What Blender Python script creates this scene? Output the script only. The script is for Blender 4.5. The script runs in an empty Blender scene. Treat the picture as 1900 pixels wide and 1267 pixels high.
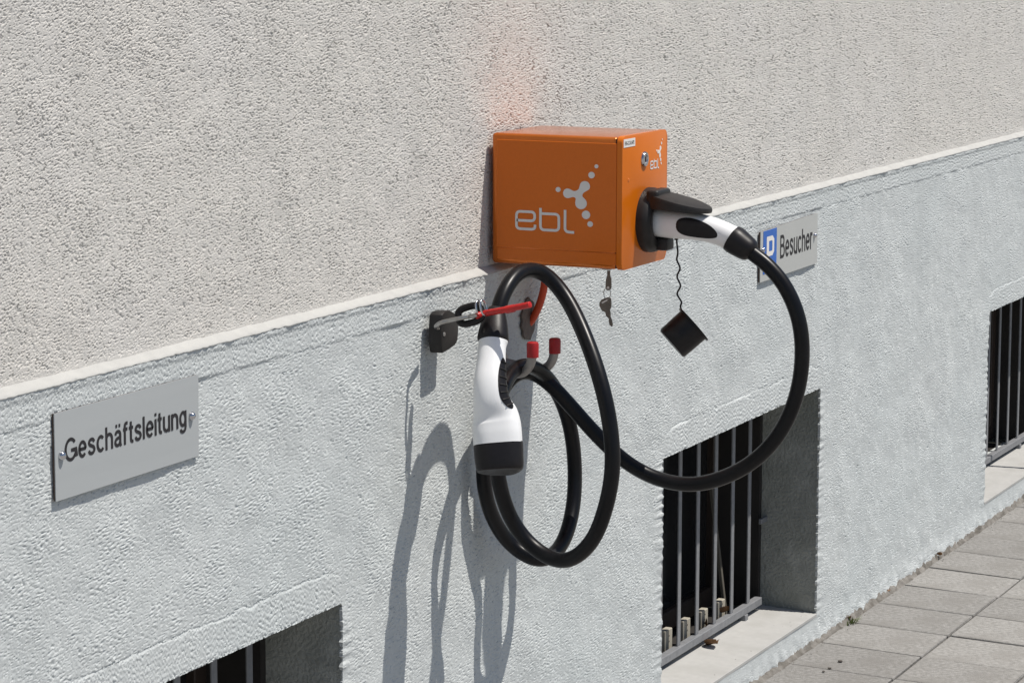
import bpy, bmesh, math, random
import numpy as np
from mathutils import Vector, Matrix

# ------------------------------------------------------------------ camera, sky, sun, exposure
scene = bpy.context.scene
COL = scene.collection
FPX, YAW, PITCH, ROLL = 5324.3, .434937, .146483, .0023454      # focal length in 1900-px units, angles in radians
CAM = np.array([0.0, -2.046, 1.62])
_F = np.array([math.cos(PITCH)*math.cos(YAW), math.cos(PITCH)*math.sin(YAW), -math.sin(PITCH)])
_R = np.array([math.sin(YAW), -math.cos(YAW), 0.0])
_U = np.cross(_R, _F)
_R, _U = math.cos(ROLL)*_R+math.sin(ROLL)*_U, -math.sin(ROLL)*_R+math.cos(ROLL)*_U
cd = bpy.data.cameras.new('camera')
cd.sensor_width = 36.0
cd.lens = FPX/1900*36.0
cd.clip_start, cd.clip_end = .05, 2000
cam = bpy.data.objects.new('camera', cd)
M4 = Matrix.Identity(4)
for i in range(3):
    M4[i][0], M4[i][1], M4[i][2], M4[i][3] = _R[i], _U[i], -_F[i], CAM[i]
cam.matrix_world = M4
COL.objects.link(cam)
scene.camera = cam

TO_SUN = Vector((.16, -.435, 1.0)).normalized()
world = bpy.data.worlds.new('World'); scene.world = world; world.use_nodes = True
wn = world.node_tree.nodes; wn.clear()
sky = wn.new('ShaderNodeTexSky'); sky.sky_type = 'NISHITA'; sky.sun_disc = False
sky.sun_elevation = math.asin(TO_SUN.z)
sky.sun_rotation = math.atan2(TO_SUN.x, TO_SUN.y)
bg = wn.new('ShaderNodeBackground'); bg.inputs['Strength'].default_value = .08
wo = wn.new('ShaderNodeOutputWorld')
world.node_tree.links.new(sky.outputs[0], bg.inputs[0]); world.node_tree.links.new(bg.outputs[0], wo.inputs[0])
sd = bpy.data.lights.new('sun', 'SUN'); sd.energy = 4.5; sd.angle = math.radians(.53); sd.color = (1.0, .95, .88)
sun = bpy.data.objects.new('sun', sd); sun.rotation_euler = TO_SUN.to_track_quat('Z', 'Y').to_euler(); sun.location = (4, -3, 8)
COL.objects.link(sun)
scene.view_settings.view_transform = 'Standard'; scene.view_settings.look = 'None'
scene.view_settings.exposure = 0.0; scene.view_settings.gamma = 1.0
scene.view_settings.use_curve_mapping = False

# ------------------------------------------------------------------ helpers
def ray(px, py):
    v = _F*FPX+_R*(px-950)-_U*(py-633.5)
    return v/np.linalg.norm(v)
def at(px, py, d):            # the point d metres in front of the plinth face (y = -d) seen at this place of the photograph
    v = ray(px, py); return Vector(CAM+v*((-d-CAM[1])/v[1]))
def atx(px, py, X):           # the same for a plane X = const
    v = ray(px, py); return Vector(CAM+v*(X/v[0]))
def atz(px, py, Z):
    v = ray(px, py); return Vector(CAM+v*((Z-CAM[2])/v[2]))

def mesh(name, verts, faces, mat=None, smooth=False):
    me = bpy.data.meshes.new(name)
    me.from_pydata([tuple(v) for v in verts], [], faces)
    if mat: me.materials.append(mat)
    if smooth: me.polygons.foreach_set('use_smooth', [True]*len(me.polygons))
    me.update(); return me
def link(name, me, parent=None):
    o = bpy.data.objects.new(name, me); COL.objects.link(o)
    if parent is not None:
        o.parent = parent
        o.matrix_parent_inverse = parent_matrix(parent).inverted()
    return o
def parent_matrix(p):
    m = p.matrix_basis.copy()
    if p.parent is not None: m = parent_matrix(p.parent) @ p.matrix_parent_inverse @ m
    return m
def empty(name, loc, label, cat, group=None):
    o = bpy.data.objects.new(name, None); o.location = loc; o.empty_display_size = .05; COL.objects.link(o)
    return tag(o, label, cat, group)
def tag(o, label, cat=None, group=None, kind=None):
    if label: o['label'] = label
    if cat: o['category'] = cat
    if group: o['group'] = group
    if kind: o['kind'] = kind
    return o
def bm_obj(name, bm, mat, parent=None, smooth=False, angle=None):
    me = bpy.data.meshes.new(name); bmesh.ops.recalc_face_normals(bm, faces=bm.faces); bm.to_mesh(me); bm.free()
    me.materials.append(mat)
    if smooth:
        me.polygons.foreach_set('use_smooth', [True]*len(me.polygons))
        if angle: me.set_sharp_from_angle(angle=math.radians(angle))
    return link(name, me, parent)
def bm_box(bm, lo, hi, bev=0, seg=2):
    lo, hi = Vector(lo), Vector(hi)
    r = bmesh.ops.create_cube(bm, size=1, matrix=Matrix.Translation((lo+hi)/2) @ Matrix.Diagonal((*(hi-lo), 1)))
    if bev:
        es = {e for v in r['verts'] for e in v.link_edges}
        bmesh.ops.bevel(bm, geom=list(es), offset=bev, segments=seg, profile=.5, affect='EDGES')
    return bm
def box(name, lo, hi, mat, parent=None, bev=0, seg=2, smooth=False):
    return bm_obj(name, bm_box(bmesh.new(), lo, hi, bev, seg), mat, parent, smooth, 40 if smooth else None)
def spline(pts, n=10):        # centripetal-ish Catmull-Rom
    P = [Vector(p) for p in pts]; P = [P[0]*2-P[1]]+P+[P[-1]*2-P[-2]]; out = []
    for i in range(1, len(P)-2):
        p0, p1, p2, p3 = P[i-1:i+3]
        t0 = 0; t1 = t0+max((p1-p0).length, 1e-6)**.5; t2 = t1+max((p2-p1).length, 1e-6)**.5; t3 = t2+max((p3-p2).length, 1e-6)**.5
        for k in range(n):
            t = t1+(t2-t1)*k/n
            a1 = p0*((t1-t)/(t1-t0))+p1*((t-t0)/(t1-t0)); a2 = p1*((t2-t)/(t2-t1))+p2*((t-t1)/(t2-t1)); a3 = p2*((t3-t)/(t3-t2))+p3*((t-t2)/(t3-t2))
            b1 = a1*((t2-t)/(t2-t0))+a2*((t-t0)/(t2-t0)); b2 = a2*((t3-t)/(t3-t1))+a3*((t-t1)/(t3-t1))
            out.append(b1*((t2-t)/(t2-t1))+b2*((t-t1)/(t2-t1)))
    out.append(P[-2]); return out
def smooth_path(pts, it):
    p = [Vector(q) for q in pts]
    for _ in range(it): p = [p[0]]+[(p[i-1]+p[i]*2+p[i+1])/4 for i in range(1, len(p)-1)]+[p[-1]]
    return p
def tube_data(path, rad, seg=16, caps=True, closed=False):
    n = len(path); V = []; Fc = []
    rad = rad if hasattr(rad, '__len__') else [rad]*n
    T = []
    for i in range(n):
        a = path[(i-1) % n] if closed else path[max(i-1, 0)]; b = path[(i+1) % n] if closed else path[min(i+1, n-1)]
        T.append((b-a).normalized())
    up = Vector((0, 0, 1)) if abs(T[0].z) < .9 else Vector((1, 0, 0))
    N = (up-T[0]*up.dot(T[0])).normalized()
    for i in range(n):
        if i: N = (N-T[i]*N.dot(T[i])).normalized()
        B = T[i].cross(N)
        for k in range(seg):
            a = 2*math.pi*k/seg; V.append(path[i]+(N*math.cos(a)+B*math.sin(a))*rad[i])
    for i in range(n if closed else n-1):
        j = (i+1) % n
        for k in range(seg):
            l = (k+1) % seg; Fc.append((i*seg+k, i*seg+l, j*seg+l, j*seg+k))
    if caps and not closed:
        Fc.append(tuple(range(seg))[::-1]); Fc.append(tuple((n-1)*seg+k for k in range(seg)))
    return V, Fc
def tube(name, path, rad, mat, parent=None, seg=16, closed=False):
    V, Fc = tube_data([Vector(p) for p in path], rad, seg, True, closed)
    me = mesh(name, V, Fc, mat, True); me.set_sharp_from_angle(angle=math.radians(50))
    return link(name, me, parent)
class Loft:
    """sections: (centre, axis_a, axis_b, ra, rb, exponent); a closed body swept through them"""
    def __init__(s, sec): s.sec = sec
    def pt(s, u, a, off=0.0):
        n = len(s.sec)-1; x = min(max(u, 0), 1)*n; i = min(int(x), n-1); t = x-i
        def g(k):
            k = min(max(k, 0), n); return s.sec[k]
        def cr(p0, p1, p2, p3): return p1+(p2-p0)*(.5*t)+(p0*2-p1*5+p2*4-p3)*(.5*t*t)+(p1*3-p0-p2*3+p3)*(.5*t**3)
        q = [g(i-1), g(i), g(i+1), g(i+2)]
        c = cr(*[z[0] for z in q]); A = cr(*[z[1] for z in q]).normalized(); B = cr(*[z[2] for z in q]).normalized()
        ra = cr(*[z[3] for z in q]); rb = cr(*[z[4] for z in q]); e = q[1][5]+(q[2][5]-q[1][5])*t
        ca, sa = math.cos(a), math.sin(a)
        x = math.copysign(abs(ca)**(2/e), ca)*(ra+off); y = math.copysign(abs(sa)**(2/e), sa)*(rb+off)
        return c+A*x+B*y
    def body(s, name, mat, parent, nu=48, na=36):
        V = [s.pt(i/nu, 2*math.pi*k/na) for i in range(nu+1) for k in range(na)]; Fc = []
        for i in range(nu):
            for k in range(na):
                l = (k+1) % na; Fc.append((i*na+k, i*na+l, (i+1)*na+l, (i+1)*na+k))
        Fc.append(tuple(range(na))[::-1]); Fc.append(tuple(nu*na+k for k in range(na)))
        bm = bmesh.new(); me0 = mesh(name, V, Fc); bm.from_mesh(me0); bpy.data.meshes.remove(me0)
        return bm_obj(name, bm, mat, parent, True, 45)
    def patch(s, name, mat, parent, u0, u1, a0, a1, off, shape=None, nr=10, na=40):
        """an inlay lying on the body: an oval in (u, angle), slightly proud, its rim sunk in the body"""
        V = []; Fc = []
        for j in range(nr+1):
            r = j/nr
            for k in range(na):
                th = 2*math.pi*k/na; x = math.cos(th)*r; y = math.sin(th)*r
                if shape: x, y = shape(x, y)
                u = (u0+u1)/2+(u1-u0)/2*x; a = (a0+a1)/2+(a1-a0)/2*y
                V.append(s.pt(u, a, off if j < nr else -.002))
        for j in range(nr):
            for k in range(na):
                l = (k+1) % na; Fc.append((j*na+k, j*na+l, (j+1)*na+l, (j+1)*na+k))
        bm = bmesh.new(); me0 = mesh(name, V, Fc); bm.from_mesh(me0); bpy.data.meshes.remove(me0)
        bmesh.ops.remove_doubles(bm, verts=bm.verts, dist=1e-6)
        return bm_obj(name, bm, mat, parent, True, 50)
def lathe(name, prof, origin, axis, mat, parent=None, seg=32, smooth=True):   # prof: (distance along axis, radius)
    axis = Vector(axis).normalized(); up = Vector((0, 0, 1)) if abs(axis.z) < .9 else Vector((1, 0, 0))
    N = (up-axis*up.dot(axis)).normalized(); B = axis.cross(N); O = Vector(origin); V = []; Fc = []
    for h, r in prof:
        for k in range(seg):
            a = 2*math.pi*k/seg; V.append(O+axis*h+(N*math.cos(a)+B*math.sin(a))*max(r, 1e-5))
    for i in range(len(prof)-1):
        for k in range(seg):
            l = (k+1) % seg; Fc.append((i*seg+k, i*seg+l, (i+1)*seg+l, (i+1)*seg+k))
    Fc.append(tuple(range(seg))[::-1]); Fc.append(tuple((len(prof)-1)*seg+k for k in range(seg)))
    bm = bmesh.new(); me0 = mesh(name, V, Fc); bm.from_mesh(me0); bpy.data.meshes.remove(me0)
    return bm_obj(name, bm, mat, parent, smooth, 40)
def prism(bm, outline, origin, ux, uy, nrm, thick):    # flat outline in the plane (ux, uy), thickness along nrm
    O, ux, uy, nrm = Vector(origin), Vector(ux), Vector(uy), Vector(nrm)
    a = [bm.verts.new(O+ux*x+uy*y) for x, y in outline]; b = [bm.verts.new(O+ux*x+uy*y+nrm*thick) for x, y in outline]
    n = len(a)
    bm.faces.new(b); bm.faces.new(a[::-1])
    for i in range(n): bm.faces.new((a[i], a[(i+1) % n], b[(i+1) % n], b[i]))
def round_rect(w, h, r, n=6):
    out = []
    for cx, cy, a0 in ((w-r, h-r, 0), (r, h-r, 90), (r, r, 180), (w-r, r, 270)):
        for k in range(n+1):
            a = math.radians(a0+90*k/n); out.append((cx+r*math.cos(a), cy+r*math.sin(a)))
    return out

# ------------------------------------------------------------------ materials
def material(name, col, rough=.6, col2=None, scale=40, amount=1.0, bump=0, bscale=300, bdist=.001, metal=0, spec=.5, stretch=None,
             col3=None, scale3=3, rnd=0, detail=6, coat=0, rvar=0, streak=None):
    m = bpy.data.materials.new(name); m.use_nodes = True; nt = m.node_tree; N = nt.nodes; L = nt.links
    p = N['Principled BSDF']; p.inputs['Roughness'].default_value = rough; p.inputs['Metallic'].default_value = metal
    p.inputs['Specular IOR Level'].default_value = spec; p.inputs['Coat Weight'].default_value = coat; p.inputs['Coat Roughness'].default_value = .12
    tc = N.new('ShaderNodeTexCoord'); vec = tc.outputs['Object']
    if stretch:
        mp = N.new('ShaderNodeMapping'); mp.inputs['Scale'].default_value = stretch; L.new(vec, mp.inputs[0]); vec = mp.outputs[0]
    def noise(sc, det=6.0):
        n = N.new('ShaderNodeTexNoise'); n.inputs['Scale'].default_value = sc; n.inputs['Detail'].default_value = det; L.new(vec, n.inputs['Vector']); return n.outputs['Fac']
    def ramp(fac, lo, hi):
        r = N.new('ShaderNodeMapRange'); r.inputs['From Min'].default_value = lo; r.inputs['From Max'].default_value = hi; L.new(fac, r.inputs[0]); return r.outputs[0]
    def mix(fac, a, b):
        x = N.new('ShaderNodeMix'); x.data_type = 'RGBA'; L.new(fac, x.inputs['Factor'])
        for s, v in (('A', a), ('B', b)):
            k = [i for i in x.inputs if i.name == s and i.type == 'RGBA'][0]
            if isinstance(v, tuple): k.default_value = (*v, 1)
            else: L.new(v, k)
        return [o for o in x.outputs if o.type == 'RGBA'][0]
    col2 = col2 or tuple(c*.86 for c in col)
    c = mix(ramp(noise(scale, detail), .5-.22/amount, .5+.22/amount), col, col2)
    if col3: c = mix(ramp(noise(scale3, 5), .46, .72), c, col3)
    if streak:
        mp2 = N.new('ShaderNodeMapping'); mp2.inputs['Scale'].default_value = (9, 9, .8); L.new(tc.outputs['Object'], mp2.inputs[0])
        ns_ = N.new('ShaderNodeTexNoise'); ns_.inputs['Scale'].default_value = 1; ns_.inputs['Detail'].default_value = 7; ns_.inputs['Roughness'].default_value = .65; L.new(mp2.outputs[0], ns_.inputs['Vector'])
        c = mix(ramp(ns_.outputs['Fac'], .50, .78), c, streak)
        nm_ = N.new('ShaderNodeTexNoise'); nm_.inputs['Scale'].default_value = 190; nm_.inputs['Detail'].default_value = 3; L.new(tc.outputs['Object'], nm_.inputs['Vector'])
        c = mix(ramp(nm_.outputs['Fac'], .60, .78), c, tuple(q*.78 for q in streak))
    if rnd:
        oi = N.new('ShaderNodeObjectInfo'); hs = N.new('ShaderNodeHueSaturation')
        r = N.new('ShaderNodeMapRange'); r.inputs['To Min'].default_value = 1-rnd; r.inputs['To Max'].default_value = 1+rnd; L.new(oi.outputs['Random'], r.inputs[0])
        L.new(r.outputs[0], hs.inputs['Value']); L.new(c, hs.inputs['Color']); c = hs.outputs[0]
    L.new(c, p.inputs['Base Color'])
    if rvar:
        r = N.new('ShaderNodeMapRange'); r.inputs['To Min'].default_value = rough-rvar; r.inputs['To Max'].default_value = rough+rvar; L.new(noise(scale*.6), r.inputs[0]); L.new(r.outputs[0], p.inputs['Roughness'])
    if bump:
        b = N.new('ShaderNodeBump'); b.inputs['Strength'].default_value = bump; b.inputs['Distance'].default_value = bdist
        L.new(noise(bscale, 4), b.inputs['Height']); L.new(b.outputs[0], p.inputs['Normal'])
    return m
MAT = dict(
    upper=material('beige_roughcast', (.615, .593, .557), .95, (.555, .54, .51), 55, 1.2, .4, 700, .0006, spec=.2, col3=(.59, .575, .55), scale3=2.2, streak=(.535, .52, .49)),
    plinth=material('grey_plinth_render', (.555, .58, .577), .95, (.508, .533, .532), 60, 1.2, .4, 600, .0006, spec=.2, col3=(.508, .54, .541), scale3=1.8, streak=(.475, .50, .50)),
    ledge=material('pale_ledge_mortar', (.50, .497, .475), .9, (.44, .437, .42), 30, 1, .4, 300, .001, spec=.2),
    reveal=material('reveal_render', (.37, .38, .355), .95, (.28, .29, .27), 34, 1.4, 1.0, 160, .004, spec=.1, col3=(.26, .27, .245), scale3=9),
    sill=material('white_sill', (.47, .465, .445), .8, (.43, .425, .41), 60, 1.0, .25, 400, .0006, spec=.25, col3=(.40, .395, .375), scale3=14),
    iron=material('grey_painted_steel', (.235, .24, .25), .6, (.18, .185, .195), 90, 1, .2, 500, .0004, spec=.4, rvar=.12),
    interior=material('dark_interior', (.018, .016, .015), .8, (.03, .026, .022), 12, 1),
    glass=material('dark_window_glass', (.012, .013, .015), .08, (.02, .02, .02), 8, 1, spec=.5),
    darkwood=material('dark_stained_frame', (.045, .03, .022), .6, (.03, .02, .015), 25, 1, .3, 120, .001, stretch=(1, 1, .15)),
    timber=material('pale_timber', (.44, .41, .34), .8, (.36, .33, .27), 60, 1, .3, 200, .0008, stretch=(1, 1, .25)),
    oldwood=material('grey_weathered_wood', (.12, .11, .09), .85, (.08, .07, .055), 60, 1, .3, 200, .0008, stretch=(1, 1, .2)),
    orange=material('orange_powder_coat', (.655, .158, .007), .22, (.615, .147, .006), 30, .8, .06, 1400, .0001, spec=.32, rvar=.04),
    orangetop=material('glossy_orange_lacquer', (.66, .16, .008), .24, (.62, .15, .007), 30, .8, .05, 1400, .0001, spec=.5, rvar=.03, coat=.55, metal=.55),
    orange2=material('orange_side_panel', (.66, .148, .011), .34, (.61, .137, .010), 260, .8, .1, 1400, .0001, spec=.3, rvar=.05),
    seam=material('dark_gap_gasket', (.035, .012, .008), .8, (.045, .016, .011), 60),
    logo=material('pale_vinyl', (.70, .69, .68), .5, (.66, .65, .64), 60, 1),
    logo2=material('white_vinyl', (.80, .78, .74), .5, (.76, .74, .71), 60, 1),
    chrome=material('chrome_lock', (.62, .62, .64), .16, (.5, .5, .52), 60, 1, metal=1),
    black=material('black_plastic', (.008, .007, .008), .42, (.012, .010, .011), 120, 1, .2, 900, .0003, spec=.3, rvar=.08),
    greyblack=material('weathered_black_plastic', (.016, .0145, .014), .48, (.024, .022, .021), 90, 1, .25, 700, .0003, spec=.35),
    rubber=material('black_cable_rubber', (.004, .004, .005), .33, (.0075, .0075, .009), 25, 1, .12, 350, .0003, spec=.24, rvar=.08),
    white=material('white_plug_plastic', (.83, .835, .84), .38, (.80, .805, .81), 50, 1, .06, 500, .0003, spec=.45, rvar=.05),
    red=material('red_plastic_coating', (.52, .014, .012), .32, (.42, .010, .010), 80, 1, .1, 300, .0004, spec=.5),
    redmatt=material('red_rubber_cap', (.40, .010, .013), .5, (.32, .008, .01), 120, 1, .2, 400, .0004),
    conduit=material('orange_red_conduit', (.62, .075, .018), .5, (.52, .055, .014), 60, 1),
    brown=material('brown_sealant', (.16, .13, .11), .8, (.10, .08, .07), 90, 1, .4, 200, .002),
    steel=material('bare_steel', (.48, .47, .45), .34, (.36, .35, .34), 120, 1, .15, 300, .0003, metal=1, rvar=.1),
    hooksteel=material('galvanised_steel', (.36, .34, .32), .45, (.27, .25, .24), 70, 1, .2, 200, .0004, metal=.6, rvar=.1),
    keymetal=material('tarnished_key_brass', (.22, .19, .165), .45, (.15, .13, .115), 120, 1, metal=.7),
    plate=material('silver_anodised_plate', (.415, .435, .44), .55, (.395, .415, .42), 8, 1, .04, 900, .0002, spec=.35, stretch=(.3, 1, 6)),
    plate2=material('pale_visitor_plate', (.47, .48, .465), .5, (.45, .46, .445), 8, 1, spec=.35),
    plate_edge=material('brown_plate_edge', (.08, .055, .045), .7),
    ink=material('black_engraving', (.012, .011, .014), .6, (.018, .016, .018), 80),
    blue=material('parking_blue', (.022, .13, .50), .45, (.02, .12, .46), 80),
    paver=material('concrete_paver', (.33, .32, .305), .9, (.225, .218, .205), 90, 1.4, .9, 300, .002, spec=.2, col3=(.235, .225, .21), scale3=9, rnd=.11),
    joint=material('joint_sand', (.14, .125, .11), .95, (.09, .08, .07), 60, 1.2, .6, 200, .003, spec=.1),
    mortar=material('dirty_mortar', (.25, .235, .215), .95, (.13, .12, .105), 40, 1.4, .6, 200, .003, spec=.1),
    leaf=material('dry_leaf', (.26, .13, .055), .8, (.14, .075, .035), 120, 1.2),
    grass=material('grass_blade', (.10, .17, .03), .6, (.14, .15, .05), 60),
)
# beyond the laid pavers the material takes over: the same slabs as a pattern
def ground_material():
    m = bpy.data.materials.new('slab_ground'); m.use_nodes = True; N = m.node_tree.nodes; L = m.node_tree.links; p = N['Principled BSDF']
    tc = N.new('ShaderNodeTexCoord'); b = N.new('ShaderNodeTexBrick'); b.offset = 0
    b.inputs['Scale'].default_value = 1; b.inputs['Brick Width'].default_value = .21; b.inputs['Row Height'].default_value = .24; b.inputs['Mortar Size'].default_value = .004
    b.inputs['Color1'].default_value = (.285, .278, .268, 1); b.inputs['Color2'].default_value = (.25, .24, .23, 1); b.inputs['Mortar'].default_value = (.13, .12, .1, 1)
    L.new(tc.outputs['Object'], b.inputs['Vector']); L.new(b.outputs['Color'], p.inputs['Base Color']); p.inputs['Roughness'].default_value = .9
    return m
MAT['ground'] = ground_material()

# ------------------------------------------------------------------ the house wall
rng = np.random.default_rng(7)
class Map:                              # band-limited random relief, sampled bilinearly
    def __init__(s, x0, x1, z0, z1, step, fn):
        s.x0, s.z0, s.st = x0, z0, step; nx, nz = int((x1-x0)/step)+2, int((z1-z0)/step)+2
        kx = np.abs(np.fft.fftfreq(nx, step))[:, None]; kx = np.fft.fftfreq(nx, step)[:, None]; kz = np.fft.fftfreq(nz, step)[None, :]
        S = np.fft.fft2(rng.standard_normal((nx, nz)))*fn(kx, kz); a = np.real(np.fft.ifft2(S)); s.a = (a-a.mean())/a.std()
    def __call__(s, X, Z):
        u = (X-s.x0)/s.st; v = (Z-s.z0)/s.st; i = np.clip(u.astype(int), 0, s.a.shape[0]-2); j = np.clip(v.astype(int), 0, s.a.shape[1]-2); a = u-i; b = v-j
        A = s.a; return (A[i, j]*(1-a)+A[i+1, j]*a)*(1-b)+(A[i, j+1]*(1-a)+A[i+1, j+1]*a)*b
def band(k0, w, ax=1.0, rot=0.0):
    c, s_ = math.cos(rot), math.sin(rot)
    def fn(kx, kz):
        a = (kx*c+kz*s_)*ax; b = -kx*s_+kz*c; k = np.sqrt(a*a+b*b)+1e-6
        return np.exp(-(np.log(k/k0)/w)**2)
    return fn
XL, XR = 2.78, 7.96
WINDOWS = [(2.842, 3.787), (5.102, 6.045), (7.430, 7.95)]
WIN_R = [(2.842, 3.787), (5.102, 6.045), (7.430, 8.375)]
ZB, ZT = .062, .580
xs = [XL]
while xs[-1] < XR:
    t = (xs[-1]-XL)/(XR-XL); xs.append(xs[-1]+.0021+.0046*t)
xs = np.array(xs)
for w in WINDOWS:
    for e in w: xs[np.argmin(abs(xs-e))] = e
def sstep(a, b, x):
    t = np.clip((x-a)/(b-a), 0, 1); return t*t*(3-2*t)
def grid_mesh(name, xs, zs, H, Y0, mat, keep=None, dX=None):
    nx, nz = len(xs), len(zs)
    X, Z = np.meshgrid(xs, zs, indexing='ij')
    if dX is not None: X = X+dX
    co = np.stack([X, Y0-H, Z], -1).reshape(-1, 3)
    idx = np.arange(nx*nz).reshape(nx, nz)
    q = np.stack([idx[:-1, :-1], idx[1:, :-1], idx[1:, 1:], idx[:-1, 1:]], -1)
    if keep is None: keep = np.ones((nx-1, nz-1), bool)
    faces = q[keep]
    # skirts into the openings, so the displaced edge is closed
    sk = []; pad = np.pad(keep, 1, constant_values=True)
    for (di, dj, a, b) in ((1, 0, 1, 2), (-1, 0, 3, 0), (0, 1, 2, 3), (0, -1, 0, 1)):
        nb = pad[1+di:1+di+nx-1, 1+dj:1+dj+nz-1]; edge = keep & ~nb
        qq = q[edge]; sk.append(np.stack([qq[:, a], qq[:, b]], -1))
    sk = np.concatenate(sk)
    if len(sk):
        uniq, inv = np.unique(sk, return_inverse=True); inv = inv.reshape(sk.shape)
        ext = co[uniq].copy(); ext[:, 1] = Y0+.0045; base = len(co); co = np.concatenate([co, ext])
        faces = np.concatenate([faces, np.stack([sk[:, 1], sk[:, 0], base+inv[:, 0], base+inv[:, 1]], -1)])
    me = bpy.data.meshes.new(name); nf = len(faces)
    me.vertices.add(len(co)); me.vertices.foreach_set('co', co.astype(np.float32).ravel())
    me.loops.add(nf*4); me.loops.foreach_set('vertex_index', faces.astype(np.int32).ravel())
    me.polygons.add(nf); me.polygons.foreach_set('loop_start', np.arange(0, nf*4, 4, dtype=np.int32))
    me.polygons.foreach_set('use_smooth', np.zeros(nf, bool)); me.materials.append(mat); me.update(calc_edges=True); me.validate()
    return me

house = empty('building', (5.4, 0, 0), 'rendered house wall, beige roughcast above a pale grey plinth with barred cellar windows', 'building')
UPPER_Y = .015
# upper wall: scraped roughcast, flat grains with worm-shaped pits
zs = np.arange(1.034, 1.575, .00145)
X, Z = np.meshgrid(xs, zs, indexing='ij')
ma = (XL-.01, XR+.05, 1.02, 1.60, .0011)
n1 = Map(*ma, band(225, .36, 1.35, .35))(X, Z); n1b = Map(*ma, band(205, .36, .9, -.3))(X, Z)
n2 = Map(*ma, band(300, .3))(X, Z); n3 = Map(*ma, band(7, .6))(X, Z); blend = sstep(-.6, .6, Map(*ma, band(9, .5))(X, Z))
n = n1*blend+n1b*(1-blend)
n4 = Map(*ma, band(280, .3, 1.1, .8))(X, Z)
g1 = Map(*ma, band(105, .42, 1.2, .2))(X, Z); gm = Map(*ma, band(60, .5))(X, Z)
H = -.0018*np.clip(1-np.abs(g1)/.42, 0, 1)*np.clip(.55+.55*gm, 0, 1.3)-.0026*np.clip(-n-.75+.10*n3, 0, 1.1)-.0016*np.clip(-n4-1.0, 0, 1.2)+.00012*np.tanh(n)+.00012*n2+.0004*n3
near = sstep(.0, .012, Z-1.040)
H = H*(.25+.75*near)
link('upper_wall', grid_mesh('upper_wall', xs, zs, H, UPPER_Y, MAT['upper']), house)
# plinth: combed render, smooth bands under the ledge and over the windows, serrated jambs
zs = np.arange(-.03, 1.0301, .0017)
for e in (ZB, ZT): zs[np.argmin(abs(zs-e))] = e
zs[-1] = 1.030
X, Z = np.meshgrid(xs, zs, indexing='ij')
ma = (XL-.01, XR+.05, -.08, 1.06, .0014)
comb = Map(*ma, band(205, .30, 3.4, .04))(X, Z); comb2 = Map(*ma, band(190, .32, 2.4, -.08))(X, Z)
gr = Map(*ma, band(225, .38, 1.15))(X, Z); fine = Map(*ma, band(310, .25))(X, Z); lowf = Map(*ma, band(4.5, .6))(X, Z); mid = Map(*ma, band(16, .5))(X, Z)
vert = Map(*ma, band(110, .4, .2))(X, Z)
kmix = sstep(-.5, .9, lowf+.5*mid); k2 = sstep(-.4, .6, mid)
cb = comb*k2+comb2*(1-k2)
low = sstep(.55, .15, Z)
body = .00026*np.clip(cb, -2.2, 1.2)*(.25+.75*kmix)*(1-.5*low)-.0016*np.clip(-gr-1.0, 0, 1.2)*(1.1-.35*kmix)+.00018*fine+.00010*gr*low
gc = Map(*ma, band(150, .34, 4.6, .05))(X, Z)*k2+Map(*ma, band(140, .34, 3.6, -.07))(X, Z)*(1-k2); gm = Map(*ma, band(90, .5, 1.8))(X, Z)
body -= .0011*np.clip(1-np.abs(gc)/.55, 0, 1)*np.clip(.45+.55*gm, 0, 1.3)*(.45+.55*kmix)*(1-.45*low)+.0010*np.clip(-cb-.85, 0, 1.2)*(.45+.55*kmix)
H = 1.1*body+.00025*mid+.0008*lowf
smoothw = np.zeros_like(Z)
topb = sstep(.984, .990, Z)                       # trim band under the ledge
H = H*(1-topb)+topb*(.0010+.00030*vert-.0007*np.clip(-vert-.9, 0, 1.2)-.0016*np.clip(-gr-.8, 0, 1.5)+.0001*fine)
H -= .0014*np.exp(-((Z-(.986+.0016*mid))/.0024)**2)*sstep(-.9, .4, lowf+.6*mid)*np.clip(.35-.8*gr, 0, 1.6)
H += .0015*sstep(1.018, 1.026, Z)
keep = np.ones((len(xs)-1, len(zs)-1), bool); xc = (xs[:-1]+xs[1:])/2; zc = (zs[:-1]+zs[1:])/2
dX = np.zeros_like(X)
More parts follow.
